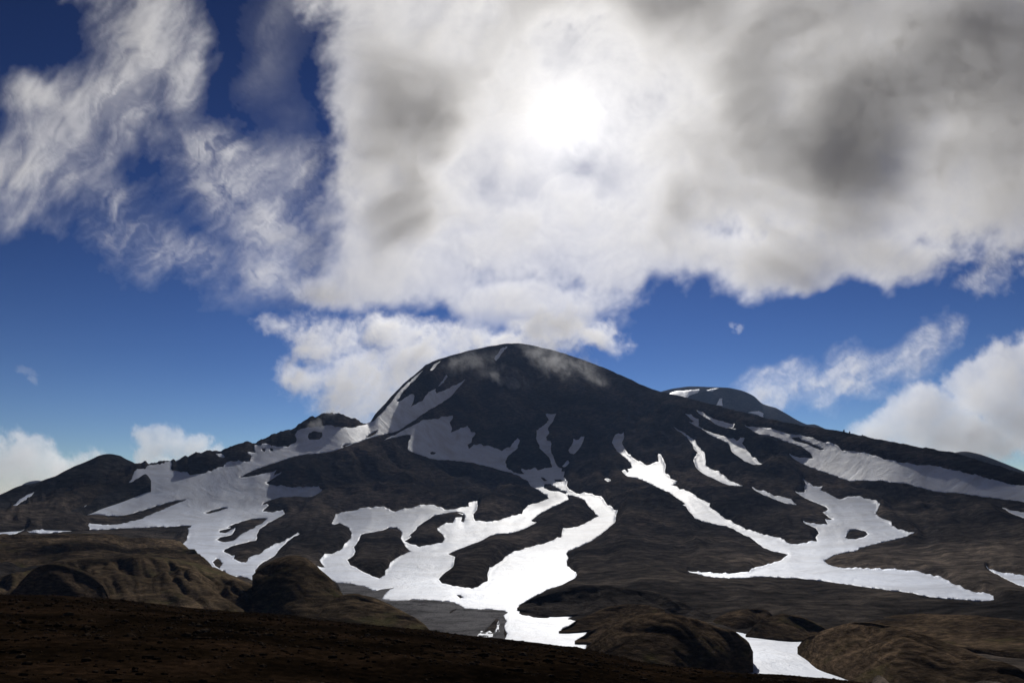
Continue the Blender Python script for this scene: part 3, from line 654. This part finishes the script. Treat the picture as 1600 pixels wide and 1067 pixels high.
cloud('cloud', 'thin torn wisps between the upper left cloud and the huge cloud', (90,170,560,520),
  [(230,370,150,100,20),(300,410,150,80,30),(360,290,130,110,-50),(420,350,110,90,0),(340,230,110,60,0),(490,290,70,110,0),(190,340,110,80,60),(420,430,130,70,0),(470,400,70,110,0)], 3700, tau=.7, rough=.38, scale=80, soft=1.5, seed=3, wisp=.85, lean=-35, stretch=2.2)
cloud('cloud', 'bright billowing cloud rising behind the left shoulder of the summit', (330,430,1040,700),
  [(490,530,90,70,20),(430,500,60,40,0),(500,450,60,40,0),(470,590,80,60,0),(560,610,130,70,10),(650,560,120,70,-10),(620,520,90,40,0),(450,600,40,40,0),(720,530,70,40,0),(540,640,90,30,0),(860,520,80,50,0),(930,530,60,30,0),(800,545,90,30,0)], 4100, tau=1.7, rough=.7, scale=70, soft=.9, seed=4, wisp=.4, lean=-40, stretch=1.5)
cloud('cloud', 'low grey cloud bank behind the dark hill at the far left', (-260,640,220,830),
  [(40,722,75,52,10),(-40,750,140,90,0),(110,735,75,40,20),(40,790,180,70,0),(-150,740,100,80,0)], 5200, tau=1.6, rough=.35, scale=55, soft=.4, seed=5)
cloud('cloud', 'small rounded cloud above the left ridge, between the dark hill and the rocky peak', (180,640,380,770),
  [(248,690,50,36,0),(290,702,56,30,10),(230,715,36,26,0),(325,715,36,20,0),(270,735,90,30,0)], 4800, tau=1.2, rough=.45, scale=40, soft=.4, seed=6)
cloud('cloud', 'large pale cloud rising above the lower right ridge', (1310,480,1800,800),
  [(1560,600,110,70,-35),(1440,650,80,50,-20),(1480,690,150,60,0),(1640,620,150,110,0),(1600,560,60,40,-20),(1380,680,60,30,0)], 5000, tau=1.5, rough=.35, scale=75, soft=.4, seed=7, thick=[(1580,680,90,50,0,.8)])
cloud('cloud', 'ragged wisps above the flat topped mountain on the right', (1130,450,1560,680),
  [(1215,600,60,45,-30),(1190,612,55,30,0),(1280,612,70,34,0),(1340,572,70,45,-25),(1405,560,75,40,-30),(1450,535,60,42,-40),(1490,505,36,50,15),(1330,600,80,35,0)], 4200, tau=.9, rough=.65, scale=60, soft=1.4, seed=8, wisp=.7, lean=-35, stretch=2.0)
cloud('cloud', 'torn lower edge of cloud drifting near the right border', (1470,350,1700,480),
  [(1520,440,50,30,0),(1560,420,60,40,-40),(1600,380,60,40,0)], 4000, tau=.5, rough=.7, scale=50, soft=.9, seed=9, wisp=.7)
cloud('cloud', 'tiny wisp of cloud alone in the blue above the right flank', (1120,480,1190,540),
  [(1152,514,14,8,-35),(1145,508,8,6,0)], 4000, tau=.35, rough=.8, scale=18, soft=.7, seed=10, step=2)
cloud('cloud', 'faint small wisp low in the blue sky on the left', (0,550,90,630),
  [(38,578,24,10,25),(50,595,18,8,30)], 4000, tau=.14, rough=.9, scale=24, soft=.8, seed=11, step=2)

cloud('mist', 'thin mist hanging in front of the very top of the summit', (640,520,960,660),
  [(725,572,80,22,-20),(775,592,70,22,10),(862,562,60,34,25),(905,578,66,26,22),(840,545,60,22,0),(880,540,60,24,10),(930,592,40,14,25)], 2010, tau=2.4, rough=.55, scale=40, soft=2.2, seed=12, step=2, wisp=.8)
cloud('mist', 'small scrap of mist clinging to the rocky left peak', (450,625,600,700),
  [(498,660,26,14,-30),(520,648,22,8,10),(500,668,18,10,60)], 1400, tau=.8, rough=.9, scale=26, soft=.8, seed=13, step=2)

# ------------------------------------------------------------------ the thin blue air between the camera and the mountain
hb = []
for z_ in (-120, 640):
    hb += [(-4200, -400, z_), (4200, -400, z_), (4200, 3790, z_), (-4200, 3790, z_)]
mh = bpy.data.materials.new('thin_air'); mh.use_nodes = True; th = mh.node_tree; th.nodes.remove(th.nodes['Principled BSDF'])
pv = th.nodes.new('ShaderNodeVolumePrincipled'); pv.inputs['Color'].default_value = (.36, .56, 1, 1); pv.inputs['Density'].default_value = 4e-5; pv.inputs['Anisotropy'].default_value = .1
th.links.new(pv.outputs[0], th.nodes['Material Output'].inputs['Volume'])
stuff(make_mesh('haze', hb, [(0,3,2,1),(4,5,6,7),(0,1,5,4),(1,2,6,5),(2,3,7,6),(3,0,4,7)], mh, smooth=False))

cloud('cloud', 'very thin grey veil in the blue gap left of the huge cloud', (300,-160,640,500),
  [(420,60,110,220,10),(440,250,90,160,0),(500,420,100,90,0),(560,100,80,260,0)], 5200, tau=.16, rough=.12, scale=120, soft=1.6, seed=21, step=4, single=True, wisp=.6, lean=-60, stretch=1.6)
